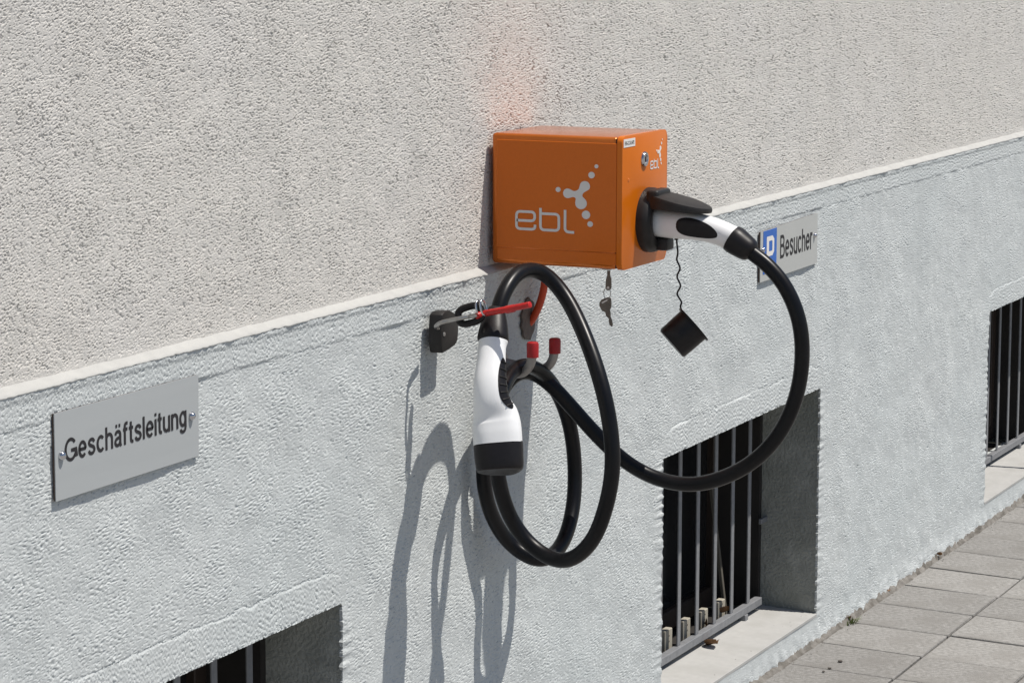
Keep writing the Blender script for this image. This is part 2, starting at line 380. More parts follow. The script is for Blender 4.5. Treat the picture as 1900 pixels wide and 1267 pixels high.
for (a, b) in WINDOWS:
    keep &= ~(((xc > a) & (xc < b))[:, None] & ((zc > ZB) & (zc < ZT))[None, :])
    inx = sstep(a-.012, a+.03, X)*sstep(b+.012, b-.03, X)
    top = .634+.0013*mid-.012*(1-sstep(a-.005, a+.07, X)*sstep(b+.005, b-.07, X))
    lint = inx*(Z > ZT-.001)*sstep(top+.003, top-.001, Z)
    H = H*(1-lint)+lint*(.0003+.0004*vert-.0006*np.clip(-vert-.9, 0, 1.2)+.0001*fine-.0012*np.clip(-gr-1.0, 0, 1.5))
    H -= inx*.0016*np.exp(-((Z-top-.003)/.0022)**2)*np.clip(.55-.6*gr, 0, 1.5)
    H -= .0025*inx*np.exp(-((Z-ZT)/.004)**2)*np.clip(gr, 0, 2)
    for e, sgn in ((a, -1), (b, 1)):
        dist = np.abs(X-e); jz = (Z > ZB-.01)*(Z < ZT-.004)
        w = np.exp(-(dist/.030)**2)*jz
        ridge = np.clip(Map(*ma, band(62, .22, 8))(X, Z), -1.3, 1.6)
        H = H*(1-.5*w)+w*(.0008*ridge+.0006)
        col = np.argmin(abs(xs-e)); dX[col] += (.0015*np.clip(ridge[col], -1.2, 1.5)*sgn*-1+.0012*fine[col])*((zs > ZB-.004)*(zs < ZT+.004))
    belowsill = sstep(a-.03, a+.01, X)*sstep(b+.03, b-.01, X)*(Z < ZB+.001)
    H = H*(1-.7*belowsill)
    row = np.argmin(abs(zs-ZT))
foot = sstep(.055, .0, Z)
H = H*(1-.45*foot)+foot*(.003+.0010*mid+.0004*gr)
link('plinth', grid_mesh('plinth', xs, zs, H, 0.0, MAT['plinth'], keep, dX), house)
# the sloping mortar ledge between them
xl = np.arange(XL, XR, .006); prof = [(0.002, 1.0285), (-.0030, 1.0300), (-.0026, 1.0318), (.0035, 1.0350), (.0105, 1.0385), (.0155, 1.0405), (.021, 1.041)]
V = []; Fc = []
mw = Map(XL-.01, XR+.05, 0, .2, .004, band(9, .7)); m8 = Map(XL-.01, XR+.05, 0, .2, .003, band(45, .5))
for i, x in enumerate(xl):
    for j, (y, z) in enumerate(prof):
        a = float(mw(np.array(x), np.array(.05))); b = float(m8(np.array(x), np.array(.02+.012*j)))
        V.append((x, y+.0004*b-.0008*a*(j < 3), z+.0004*a*(j > 2)+.0004*b))
for i in range(len(xl)-1):
    for j in range(len(prof)-1):
        k = i*len(prof)+j; Fc.append((k, k+len(prof), k+len(prof)+1, k+1))
link('wall_ledge', mesh('wall_ledge', V, Fc, MAT['ledge'], True), house)
# the rest of the house beyond the detailed stretch
bm = bmesh.new()
def quad(bm, *p): bm.faces.new([bm.verts.new(q) for q in p])
for a, b in ((-12, XL), (XR, 26)):
    quad(bm, (a, .0155, 1.03), (b, .0155, 1.03), (b, .0155, 7), (a, .0155, 7))
quad(bm, (XL, .0155, 1.572), (XR, .0155, 1.572), (XR, .0155, 7), (XL, .0155, 7))
bm_obj('upper_wall', bm, MAT['upper'], house)
bm = bmesh.new()
bm_box(bm, (-12, .0, -.06), (XL, .2, 1.04)); 
bm_box(bm, (8.375, .0, -.06), (26, .2, 1.04)); bm_box(bm, (XR, .0, ZT), (8.375, .2, 1.04)); bm_box(bm, (XR, 0, -.06), (8.375, .2, ZB-.004))
bm_obj('plinth', bm, MAT['plinth'], house)

# cellar windows: reveal, sill, grille bars, rails, sash
GY = .124
bar_me = None
for wi, (a, b) in enumerate(WIN_R):
    bm = bmesh.new(); D = .30
    m_ = .0005
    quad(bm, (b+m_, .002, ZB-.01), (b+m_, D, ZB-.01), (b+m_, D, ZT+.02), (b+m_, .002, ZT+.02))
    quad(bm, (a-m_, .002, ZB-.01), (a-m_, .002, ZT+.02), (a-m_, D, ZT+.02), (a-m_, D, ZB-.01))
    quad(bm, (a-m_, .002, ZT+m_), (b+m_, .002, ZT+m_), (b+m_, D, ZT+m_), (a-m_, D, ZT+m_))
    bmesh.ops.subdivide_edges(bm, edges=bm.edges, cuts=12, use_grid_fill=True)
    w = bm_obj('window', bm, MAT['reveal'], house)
    w['label'] = ['cellar window opening at the lower left edge of the photo', 'cellar window opening below the drooping cable', 'cellar window opening at the right edge'][wi]
    # sill slab, falling slightly outwards
    bm = bmesh.new(); bm_box(bm, (a+.0005, -.0010, ZB-.006), (b-.0005, .137, ZB+.0014), .0008, 1)
    for v in bm.verts:
        if v.co.z > ZB and v.co.y > .1: v.co.z += .0068
    bm_obj('sill', bm, MAT['sill'], w)
    # sash behind the grille
    bm = bmesh.new()
    bm_box(bm, (a, .235, ZB+.006), (b, .265, ZB+.05), .002, 1); bm_box(bm, (a, .235, ZT-.045), (b, .265, ZT), .002, 1)
    for x in (a, (a+b)/2-.03, b-.05): bm_box(bm, (x, .234, ZB+.045), (x+.05, .266, ZT-.04), .002, 1)
    bm_obj('sash', bm, MAT['darkwood'], w)
    bm = bmesh.new(); bm_box(bm, (b-.016, .136, ZB+.005), (b+.0003, .29, ZT)); bm_box(bm, (a-.0003, .136, ZB+.005), (a+.016, .29, ZT)); bm_box(bm, (a+.016, .138, ZT-.012), (b-.016, .29, ZT+.0003))
    bm_box(bm, (a, .1375, ZB-.03), (b, .29, ZB-.012))
    bm_obj('frame', bm, MAT['interior'], w)
    box('pane', (a, .25, ZB+.04), (b, .254, ZT-.04), MAT['glass'], w)
    box('backing', (a-.02, .285, ZB-.05), (b+.02, .30, ZT+.05), MAT['interior'], w)
    # grille
    x0 = 5.931-8*.1055 if wi == 1 else (a+.012)
    top = ZT+.0
    box('rail', (a+.003, GY-.009, .0815), (b-.045, GY+.009, .0995), MAT['iron'], w, .0015, 1)
    box('rail', (a+.003, GY-.009, ZT-.022), (b-.003, GY+.009, ZT-.006), MAT['iron'], w, .0015, 1)
    nb = 8 if wi == 1 else 9
    for k in range(nb+1):
        x = (5.931-.1055*(7-k)) if wi == 1 else (a+.012+.112*k if wi == 2 else a+.03+.1055*k)
        if x > b-.04 or x < a+.004: continue
        if bar_me is None:
            bm = bm_box(bmesh.new(), (-.0085, -.0016, .0995), (.0085, .0016, ZT-.022), .0006, 1)
            ob = bm_obj('bar', bm, MAT['iron'], w); bar_me = ob.data
            ob.location = (x, GY, 0)
        else:
            ob = link('bar', bar_me, w); ob.location = (x, GY, 0)
    # fixing lugs of the grille
    box('lug', (b-.16, GY-.012, ZB+.006), (b-.142, GY+.008, .082), MAT['iron'], w, .001, 1)
    box('lug', (b-.040, GY-.003, .265), (b+.001, GY+.004, .277), MAT['iron'], w, .001, 1)

# ------------------------------------------------------------------ pavement
SL = .028
ground = link('ground', mesh('ground', [(-150, -150, -.064), (150, -150, -.064), (150, .05, -.064), (-150, .05, -.064)], [(0, 1, 2, 3)], MAT['ground']))
ground['kind'] = 'structure'
PX0, PX1, PROWS = 4.574, 11.3, 7
V = [(PX0-.01, 0.02, -.009), (PX1, .02, -.009), (PX1, -PROWS*.2415-.01, -.009-SL*(PROWS*.2415+.01)), (PX0-.01, -PROWS*.2415-.01, -.009-SL*(PROWS*.2415+.01))]
pav = link('pavement', mesh('pavement', V, [(0, 1, 2, 3)], MAT['joint'])); pav['kind'] = 'structure'
random.seed(5)
pmes = []
for k in range(6):
    bm = bmesh.new(); bm_box(bm, (-.1024, -.1184, -.045), (.1024, .1184, 0), .0030, 2)
    for v in bm.verts:
        v.co.x += random.uniform(-.0012, .0012); v.co.y += random.uniform(-.0012, .0012); v.co.z += random.uniform(-.0006, .0004)
    me = bpy.data.meshes.new('paver'); bm.to_mesh(me); bm.free(); me.materials.append(MAT['paver']); pmes.append(me)
for r in range(PROWS):
    for c in range(32):
        o = link('paver', random.choice(pmes), pav)
        y = -.009-.1205-.2415*r; x = PX0+.105+.21*c
        o.location = (x+random.uniform(-.001, .001), y, SL*y-.001+random.uniform(-.0012, .0012))
        o.rotation_euler = (math.atan(SL)+random.uniform(-.004, .004), random.uniform(-.004, .004), random.uniform(-.004, .004))
# dirty mortar bead along the wall foot
xl = np.arange(4.5, 9.5, .008); V = []; Fc = []; pr = [(-.0015, .010), (-.0055, .007), (-.009, .003), (-.0125, -.001), (-.016, -.006), (-.019, -.012)]
mb = Map(4.45, 9.6, 0, .2, .003, band(28, .7))
for x in xl:
    for j, (y, z) in enumerate(pr):
        q = float(mb(np.array(x), np.array(.03+.009*j))); V.append((x, y-.0016*q*(j > 0), z+.0022*q*(1-j/6)-.001))
for i in range(len(xl)-1):
    for j in range(len(pr)-1):
        k = i*len(pr)+j; Fc.append((k, k+1, k+len(pr)+1, k+len(pr)))
link('mortar_bead', mesh('mortar_bead', V, Fc, MAT['mortar'], True), pav)

# ------------------------------------------------------------------ the orange charging box
BX0, BX1, BY, BZ0, BZ1 = 4.333, 4.530, -.231, 1.045, 1.266
st = empty('charging_station', (4.43, 0, 1.045), 'orange wall-mounted charging box with white lettering and a plug in its front socket', 'charging station')
box('back_plate', (BX0+.055, -.002, BZ0+.012), (BX1-.014, .0185, BZ1-.012), MAT['seam'], st)
box('housing', (BX0+.0018, -.2208, BZ0+.0010), (BX1-.0015, .0065, BZ1-.0012), MAT['orangetop'], st, .0060, 4, True)
box('gasket', (BX0+.003, -.2225, BZ0+.003), (BX1-.003, -.2190, BZ1-.004), MAT['seam'], st)
side = box('side_panel', (BX0+.0002, -.2213, 1.0745), (BX0+.0035, -.0035, 1.2545), MAT['orange2'], st, .0012, 2)
box('skirt_panel', (BX0+.0006, -.2213, BZ0+.0085), (BX0+.0035, -.0045, 1.0730), MAT['orange2'], st, .0012, 2)
bm = bmesh.new(); prism(bm, round_rect(BX1-BX0, BZ1-BZ0, .011), (BX0, -.2220, BZ0), (1, 0, 0), (0, 0, 1), (0, -1, 0), .0095)
es = [e for e in bm.edges if all(abs(v.co.y+.2315) < 1e-4 for v in e.verts)]
bmesh.ops.bevel(bm, geom=es, offset=.0015, segments=2, profile=.5, affect='EDGES')
front = bm_obj('front_plate', bm, MAT['orange'], st, True, 35)
FY = -.2315
# the lettering and emblem: strokes and dots measured on the big one, reused small
def stroke(path, w):
    L_ = []; R_ = []
    for i, p in enumerate(path):
        a = Vector(path[max(i-1, 0)]); b = Vector(path[min(i+1, len(path)-1)]); t = (b-a).normalized(); n_ = Vector((-t.y, t.x))*w/2; p = Vector(p)
        L_.append((p.x+n_.x, p.y+n_.y)); R_.append((p.x-n_.x, p.y-n_.y))
    return L_+R_[::-1]
def arcs(pts, r=22, n=6):         # rounded polyline
    out = [pts[0]]
    for i in range(1, len(pts)-1):
        p, a, b = Vector(pts[i]), Vector(pts[i-1]), Vector(pts[i+1]); ra = min(r, (a-p).length*.49); rb = min(r, (b-p).length*.49)
        s = p+(a-p).normalized()*ra; e = p+(b-p).normalized()*rb
        for k in range(n+1):
            t = k/n; q = s*(1-t)**2+p*2*t*(1-t)+e*t*t; out.append((q.x, q.y))
    out.append(pts[-1]); return out
STROKES = [arcs([(312, 840), (446, 840), (446, 776), (311, 776), (311, 900), (446, 900), (449, 866)], 30),
           arcs([(488, 745), (488, 900), (623, 900), (623, 784), (497, 784)], 30),
           arcs([(668, 750), (668, 906), (735, 907)], 30)]
DOTS = [(893, 433, 14), (858, 496, 23), (616, 608, 18), (820, 778, 30), (850, 842, 20)]
LOBES = [(810, 577, 36), (687, 632, 33), (783, 698, 41)]
def emblem():
    c = Vector((762, 637)); out = []
    def sd(p):
        d = 0
        for x, y, r in LOBES:
            l = Vector((x, y)); t = max(0, min(1, (p-c).dot(l-c)/(l-c).length_squared)); q = c+(l-c)*t
            d1 = (p-q).length-19; d2 = (p-l).length-r
            d += math.exp(-d1/7)+math.exp(-d2/7)
        return -7*math.log(d)
    for k in range(96):
        a = 2*math.pi*k/96; u = Vector((math.cos(a), math.sin(a))); s = 10
        while s < 140 and sd(c+u*s) < 0: s += 1
        out.append((c.x+u.x*s, c.y+u.y*s))
    return out
EMB = emblem()
def logo(name, org, ux, uy, nrm, mat, parent, thick=.0006, sw=19):
    bm = bmesh.new(); k = 0
    f = lambda o: [((x-302), (y-910)) for x, y in o]
    for s in STROKES:
        path = s
        # each stroke in short quads so that the ribbon follows its own bends
        o = stroke(path, sw); n_ = len(path)
        Lp, Rp = o[:n_], o[n_:][::-1]
        rows = [(Lp[i], Rp[i]) for i in range(n_)]
        vs = [[bm.verts.new(Vector(org)+Vector(ux)*(q[0]-302)+Vector(uy)*(q[1]-910)+Vector(nrm)*thick) for q in r] for r in rows]
        for i in range(n_-1): bm.faces.new((vs[i][0], vs[i][1], vs[i+1][1], vs[i+1][0]))
    for x, y, r in DOTS: prism(bm, f([(x+r*math.cos(t*math.pi/12), y+r*math.sin(t*math.pi/12)) for t in range(24)]), org, ux, uy, nrm, thick)
    prism(bm, f(EMB), org, ux, uy, nrm, thick)
    return bm_obj(name, bm, mat, parent)
ks = (.1466-.039)/433.0; kz = (1.1417-1.1042)/160.0
logo('lettering', (BX0+.0002, -.0385, 1.1040), (0, -ks, 0), (0, 0, -kz), (-1, 0, 0), MAT['logo'], side)['label'] = 'large pale ebl lettering with dotted three-armed emblem'
kx2 = (4.5064-4.4538)/(893-302); kz2 = (1.2496-1.2029)/(910-433)
logo('lettering', (4.4535, FY, 1.2032), (kx2, 0, 0), (0, 0, -kz2), (0, -1, 0), MAT['logo2'], front, .0005, 24)['label'] = 'small white ebl lettering with emblem'
# inventory sticker
stk = box('sticker', (4.3372, FY-.0006, 1.2475), (4.3860, FY-.0001, 1.2610), MAT['logo2'], front)
def text_mesh(body, name, width, x0, z0, y, mat, parent, height=None, bold=.0, zdesc=None):
    cu = bpy.data.curves.new(name, 'FONT'); cu.body = body; cu.size = 1; cu.offset = bold; cu.resolution_u = 6; cu.extrude = .0
    t = bpy.data.objects.new(name, cu); COL.objects.link(t); bpy.context.view_layer.update()
    me = bpy.data.meshes.new_from_object(t.evaluated_get(bpy.context.evaluated_depsgraph_get())); bpy.data.objects.remove(t)
    co = np.array([v.co[:] for v in me.vertices]); lo, hi = co.min(0), co.max(0)
    sx = width/(hi[0]-lo[0]); sz = height/hi[1] if height else sx
    for v in me.vertices: v.co = (x0+(v.co.x-lo[0])*sx, y, z0+v.co.y*sz)
    me.name = name; me.materials.clear(); me.materials.append(mat); me.update()
    return link(name, me, parent)
def ell(cx, cy, rx, ry, a0, a1, n=14): return [(cx+rx*math.cos(math.radians(a0+(a1-a0)*k/n)), cy+ry*math.sin(math.radians(a0+(a1-a0)*k/n))) for k in range(n+1)]
def crv(*p): return [(q.x, q.y) for q in spline([Vector((x, y, 0)) for x, y in p], 5)]
GLYPH = {
 'n': (.53, [[(.07, 0), (.07, .74)], ell(.265, .45, .195, .22, 180, 0)+[(.46, 0)]]),
 'h': (.53, [[(.07, 0), (.07, 1)], ell(.265, .45, .195, .22, 180, 0)+[(.46, 0)]]),
 'u': (.53, [[(.46, 0), (.46, .74)], [(.07, .74)]+ell(.265, .29, .195, .22, 180, 360)]),
 'i': (.14, [[(.07, 0), (.07, .74)], [(.07, .87), (.07, 1)]]), 'l': (.14, [[(.07, 0), (.07, 1)]]),
 't': (.31, [[(.14, .95), (.14, .22)]+crv((.14, .2), (.165, .1), (.23, .068), (.31, .07)), [(0, .68), (.30, .68)]]),
 'f': (.33, [[(.12, 0), (.12, .78)]+crv((.12, .8), (.15, .9), (.22, .935), (.33, .93)), [(0, .68), (.31, .68)]]),
 'r': (.34, [[(.07, 0), (.07, .74)], crv((.07, .42), (.11, .58), (.2, .67), (.34, .66))]),
 'c': (.53, [ell(.29, .37, .22, .305, 42, 318, 22)]), 'e': (.56, [[(.08, .375), (.50, .375)]+ell(.285, .37, .215, .305, 4, 318, 24)]),
 's': (.52, [crv((.44, .54), (.38, .64), (.26, .675), (.14, .635), (.09, .545), (.15, .445), (.27, .39), (.39, .33), (.45, .215), (.39, .11), (.27, .067), (.13, .105), (.075, .21))]),
 'a': (.55, [crv((.09, .53), (.14, .635), (.26, .675), (.38, .635), (.43, .53), (.43, .3), (.435, .12), (.48, .0)), crv((.43, .42), (.28, .385), (.13, .33), (.075, .20), (.14, .095), (.25, .067), (.36, .12), (.43, .25))]),
 'g': (.54, [ell(.27, .385, .2, .295, 0, 360, 26), [(.47, .74), (.47, .02)]+crv((.47, 0), (.42, -.14), (.28, -.2), (.13, -.155), (.09, -.06))]),
 'G': (.84, [ell(.42, .5, .345, .435, 38, 318, 28)+[(.765, .2), (.765, .46), (.44, .46)]]),
 'B': (.68, [[(.08, 0), (.08, 1)], [(.08, .93), (.36, .93)]+ell(.36, .735, .19, .195, 90, -90)+[(.08, .54)], [(.08, .541), (.39, .541)]+ell(.39, .305, .22, .236, 90, -90)+[(.08, .069)]]),
}
GLYPH['\u00e4'] = (.55, GLYPH['a'][1]+[[(.10, .92), (.22, .92)], [(.32, .92), (.44, .92)]])
def lettering(body, width, cap, x0, z0, y, mat, parent, sw=.135, gap=.085):
    tot = sum(GLYPH[c][0] for c in body)+gap*(len(body)-1); kx = width/tot; bm = bmesh.new(); u = 0; n_ = 0
    for ch in body:
        w, strokes = GLYPH[ch]
        for st_ in strokes:
            pth = [st_[0]]+[p for q, p in zip(st_, st_[1:]) if (p[0]-q[0])**2+(p[1]-q[1])**2 > 1e-5]
            cl = len(pth) > 10 and abs(pth[0][0]-pth[-1][0])+abs(pth[0][1]-pth[-1][1]) < 1e-3; rows = []
            for i, p in enumerate(pth):
                a = Vector(pth[i-1] if i else (pth[-2] if cl else pth[0])); b = Vector(pth[i+1] if i < len(pth)-1 else (pth[1] if cl else pth[-1])); t = (b-a).normalized(); nn = Vector((-t.y, t.x))*sw/2
                if 0 < i < len(pth)-1:
                    d0 = (Vector(p)-Vector(pth[i-1])).normalized(); cs = max(.5, abs(d0.dot(t))); nn = nn/cs
                rows.append([bm.verts.new((x0+(u+p[0]+sg*nn.x)*kx, y-n_*1e-5, z0+(p[1]+sg*nn.y)*cap)) for sg in (1, -1)])
            for A, B in zip(rows, rows[1:]): bm.faces.new((A[0], A[1], B[1], B[0]))
            n_ += 1
        u += w+gap
    return bm_obj('lettering', bm, mat, parent)
text_mesh('EVG-CC-0.1AP2', 'lettering', .040, 4.3415, 1.2512, FY-.0009, MAT['ink'], stk, .0062, .01)
# lock
lathe('lock', [(0, .0130), (.0025, .0130), (.0045, .0118), (.0050, .0095), (.0046, .0075), (.0034, .0070), (.0034, .0)], (4.4265, FY+.0008, 1.2226), (0, -1, 0), MAT['chrome'], front)
box('keyhole', (4.4252, FY-.0032, 1.2180), (4.4278, FY-.0024, 1.2270), MAT['seam'], front)
lathe('screw_head', [(0, .0035), (.001, .003), (.0015, .0)], (4.3600, FY+.0004, 1.1930), (0, -1, 0), MAT['orange'], front, 12)
# socket with its flap standing open on the plug
XS, ZS = 4.4453, 1.1195
sock = lathe('socket_flange', [(0, .0545), (.010, .0545), (.018, .0525), (.0235, .0475), (.0245, .043), (.0245, .036), (.012, .0345), (.012, .0)], (XS, FY+.001, ZS), (0, -1, 0), MAT['greyblack'], st, 48)
box('hinge', (XS-.040, FY-.034, ZS+.030), (XS+.020, FY-.012, ZS+.0535), MAT['greyblack'], sock, .005, 3, True)
box('latch', (XS-.012, FY-.040, ZS-.050), (XS+.022, FY-.016, ZS-.030), MAT['greyblack'], sock, .004, 2, True)
# flap: a dished lid, hinged above and lying over the plug
h0 = atx(1207, 352, XS); h1 = atx(1322, 386, XS)
ax = (h1-h0); ln = ax.length; ax.normalize(); nx_ = Vector((1, 0, 0)); up = nx_.cross(ax)
if up.z < 0: up = -up
bm = bmesh.new(); out = []
for k in range(48):
    a = 2*math.pi*k/48; ca, sa = math.cos(a), math.sin(a); out.append((math.copysign(abs(ca)**.78, ca), math.copysign(abs(sa)**.78, sa)))
rings = []
for (hh, sc) in ((-.016, .93), (-.016, 1.0), (-.002, 1.0), (0.001, .97), (.0035, .80), (.0048, .5), (.0050, .05)):
    rings.append([bm.verts.new(h0+ax*(ln*.5+ln*.5*x*sc)+nx_*(.043*y*sc*(1-.30*max(x, 0)**2)-.004)+up*((hh if hh > -.01 else hh*(1.5-1.1*(x+1)/2))-.0025)) for x, y in out])
inn = [bm.verts.new(h0+ax*(ln*.5+ln*.5*x*.92)+nx_*(.043*y*.92*(1-.30*max(x, 0)**2)-.004)+up*(-.006)) for x, y in out]
for A, B in [(inn, rings[0])]+list(zip(rings[:-1], rings[1:])):
    for k in range(48): bm.faces.new((A[k], A[(k+1) % 48], B[(k+1) % 48], B[k]))
bm.faces.new(inn); bm.faces.new(rings[-1])
bm_obj('flap', bm, MAT['greyblack'], sock, True, 35)

# ------------------------------------------------------------------ charging cable with its two connectors
cab = empty('charging_cable', (4.36, -.06, .85), 'thick black charging cable with two white connectors, looped over the wall hook', 'charging cable')
Xa = Vector((1, 0, 0))
def sections(rows, X=None):
    """rows: (centre, radius in the image plane, radius along the other axis, exponent)"""
    out = []; C_ = [r[0] for r in rows]
    for i, (c, ra, rb, e, off) in enumerate(rows):
        t = (C_[min(i+1, len(C_)-1)]-C_[max(i-1, 0)]).normalized()
        B = off; A = t.cross(B).normalized(); B = A.cross(t).normalized()
        out.append((c, A, B, ra, rb, e))
    return out
pxm = .00083
# connector in the socket
rows = [(atx(*p, XS), r*pxm, rb, e, Xa) for p, r, rb, e in (
    ((1190, 409), 29, .027, 2.3), ((1215, 411), 29.5, .027, 2.4), ((1250, 415), 29.5, .027, 2.5), ((1275, 418), 28.5, .026, 2.5),
    ((1300, 422), 26.5, .024, 2.4), ((1324, 428), 25.5, .0225, 2.3), ((1345, 436), 25, .0215, 2.2), ((1364, 446), 25.5, .0215, 2.1))]
L1 = Loft(sections(rows)); p1 = L1.body('connector', MAT['white'], cab)
p1['label'] = 'white connector plugged into the orange box'
L1.patch('grip', MAT['black'], p1, .35, .84, math.pi*1.5-.70, math.pi*1.5+.70, .0009, lambda x, y: (x, y*(1-.28*x)-.12*x))
rows = [(atx(*p, XS), r*pxm, rb, 2.2, Xa) for p, r, rb in (((1358, 442), 27.5, .0235), ((1366, 447.5), 28, .0242), ((1378, 456), 26, .0225), ((1389, 463.5), 23.5, .020), ((1394, 467), 20, .0175), ((1397, 469.5), 15, .013))]
Loft(sections(rows)).body('strain_relief', MAT['black'], p1, 30, 36)
# cable: from the socket in a wide droop back to the hook, twice round, up over an arch and down into the hanging connector
pts = []
for x, y, X_ in ((1391, 466, XS), (1400, 473, XS), (1425, 493, XS), (1456, 530, XS), (1482, 590, XS), (1489, 660, XS), (1478, 735, XS), (1448, 802, XS-.002), (1402, 853, XS-.004), (1345, 885, XS-.008), (1285, 899, XS-.012),
                 (1225, 890, 4.430), (1165, 860, 4.420), (1108, 808, 4.410), (1058, 752, 4.392), (1020, 712, 4.376)):
    pts.append(atx(x, y, X_))
for x, y, d in ((985, 690, .052), (948, 700, .036), (915, 760, .030), (899, 830, .030), (898, 900, .030), (915, 962, .033), (950, 1012, .052), (1000, 1040, .098), (1040, 1015, .110), (1062, 950, .106), (1067, 880, .100), (1060, 800, .095),
                (1040, 738, .086), (1008, 692, .076), (972, 677, .066), (940, 702, .068), (922, 768, .085), (920, 840, .095), (928, 905, .100), (952, 970, .112), (995, 1020, .150), (1048, 1042, .205), (1096, 1008, .258), (1122, 948, .286),
                (1137, 870, .298), (1131, 780, .288), (1111, 695, .262), (1080, 610, .218), (1047, 547, .174), (1012, 509, .143), (986, 501, .128), (961, 508, .121), (941, 532, .118), (928, 562, .1165), (921, 592, .117), (919, 604, .118)):
    pts.append(at(x, y, d))
path = smooth_path(spline(pts, 9), 14)
tube('cable', path, .0127, MAT['rubber'], cab, 20)
# hanging connector
D2 = .134
def dep(y): return .118+.045*(y-600)/275
Ya = Vector((0, -1, 0)); view = Vector(ray(920, 720)).normalized()
def c2(x, y): return at(x, y, dep(y))
rows = [(c2(*p), r*.00083, rb, e, -view) for p, r, rb, e in (
    ((915, 628), 28.5, .023, 2.1), ((914.5, 635), 28, .0225, 2.1), ((913, 645), 26.5, .022, 2.1), ((911, 675), 28, .0225, 2.2), ((909, 710), 31, .024, 2.3), ((911, 740), 34, .026, 2.3),
    ((918, 765), 42, .029, 2.5), ((921, 785), 46, .031, 2.8), ((922.5, 805), 47, .032, 2.9), ((924, 824), 46.5, .032, 2.9))]
L2 = Loft(sections(rows)); p2 = L2.body('connector', MAT['white'], cab, 60, 40)
p2['label'] = 'white connector hanging upside down with black dust cap'
rows = [(c2(*p), r*.00083, rb, 2.2, -view) for p, r, rb in (((920, 578), 17, .0145), ((919, 582), 20, .017), ((917.5, 596), 24.5, .0205), ((916, 612), 28, .023), ((915, 625), 30, .0242), ((915, 630), 30, .0242), ((915, 634), 28, .0225))]
Loft(sections(rows)).body('strain_relief', MAT['black'], p2, 30, 36)
rows = [(c2(*p), r*.00083, rb, 2.8, -view) for p, r, rb in (((924, 820), 45.5, .031), ((924.5, 826), 47, .0325), ((926, 850), 46.5, .0322), ((927.5, 868), 45, .031), ((928, 874), 41, .028), ((928, 876), 30, .02))]
Loft(sections(rows)).body('dust_cap', MAT['black'], p2, 24, 40)
# ribbed black grip let into the finger hollow
def side_angle(loft, u, target):
    return min((2*math.pi*k/360 for k in range(360)), key=lambda a: (loft.pt(u, a)-target).length)
dirn = Vector(_R)*.80-view*.60; cc = L2.sec[4][0]; a_r = max((2*math.pi*k/360 for k in range(360)), key=lambda a: (L2.pt(.45, a)-cc).dot(dirn))
L2.patch('grip', MAT['black'], p2, .30, .66, a_r-.55, a_r+.55, .0012)
for k in range(7):
    u = .34+.045*k; w_ = .42*math.sqrt(max(.05, 1-((u-.48)/.19)**2))
    tube('grip_rib', [L2.pt(u, a_r-w_+2*w_*j/8, .0018) for j in range(9)], .0011, MAT['greyblack'], p2, 8)
# dust cap of the plugged connector, dangling on its moulded cord
cordp = [atx(x, y, XS-.006) for x, y in ((1255, 440), (1256, 452), (1258, 470), (1255, 482), (1263, 498), (1255, 513), (1264, 530.5), (1255, 545), (1265.5, 561), (1262, 568), (1265.5, 578))]
cp = []
for i in range(len(cordp)-1):
    for k in range(6): cp.append(cordp[i].lerp(cordp[i+1], k/6))
cp.append(cordp[-1])
cord = tube('cap_cord', smooth_path(cp, 3), .00165, MAT['black'], cab, 8)
lathe('cord_anchor', [(0, .0035), (.004, .0035), (.0045, .0)], atx(1255, 441, XS-.006), (0, 0, -1), MAT['black'], cord, 12)
q0 = atx(1288, 601, XS-.006); fw = (q0-Vector(CAM)).dot(Vector(_F)); v_ = Vector(ray(1246, 638)); q1 = Vector(CAM)+v_*(fw/v_.dot(Vector(_F))); axc = (q1-q0); lnc = axc.length
capn = Vector((.20, -.05, .0)); axd = (axc.normalized()+capn*0).normalized()
lathe('dust_cap', [(-.002, .0), (.0, .0355), (.0028, .0355), (.0032, .0315), (lnc*.5, .0312), (lnc-.003, .0306), (lnc, .0285), (lnc+.0003, .0)], q0, axd, MAT['black'], cab, 40)

# ------------------------------------------------------------------ keys under the box
ks_ = empty('key_ring', (4.41, -.205, 1.045), 'small keys hanging on a ring from the underside of the orange box', 'keys')
KX = 4.405
def kp(x, y): return atx(x, y, KX)
vx = (kp(1140, 550)-kp(1120, 550)).normalized(); vz = Vector((0, 0, 1)); vn = vx.cross(vz)
def flat(name, px, mat, parent, thick=.0022, hole=None):
    bm = bmesh.new(); vs = [bm.verts.new(kp(*p)) for p in px]
    f = bm.faces.new(vs); r = bmesh.ops.extrude_face_region(bm, geom=[f]); bmesh.ops.translate(bm, verts=[v for v in r['geom'] if isinstance(v, bmesh.types.BMVert)], vec=Vector((thick, 0, 0)))
    return bm_obj(name, bm, mat, parent)
lathe('lock_barrel', [(0, .008), (.004, .008), (.0045, .0)], kp(1125.5, 500)+Vector((0, 0, .004)), (0, 0, -1), MAT['keymetal'], ks_, 16)
k5 = lambda x, y: (1050+.1579*x, 480+.1579*y)
flat('key', [k5(*p) for p in ((484, 140), (516, 140), (516, 200), (530, 240), (532, 340), (516, 372), (480, 372), (464, 345), (468, 250), (484, 200))], MAT['keymetal'], ks_)
lathe('hole', [(0, .0022), (.0006, .0022), (.0007, 0)], kp(*k5(497, 340))+Vector((-.0001, 0, 0)), (-1, 0, 0), MAT['logo2'], ks_, 12)
rc = kp(*k5(485, 408)); 
tube('ring', [rc+vx*(.0062*math.cos(a))*1.0+vz*(.0098*math.sin(a)) for a in [2*math.pi*k/28 for k in range(28)]], .00075, MAT['steel'], ks_, 8, True)
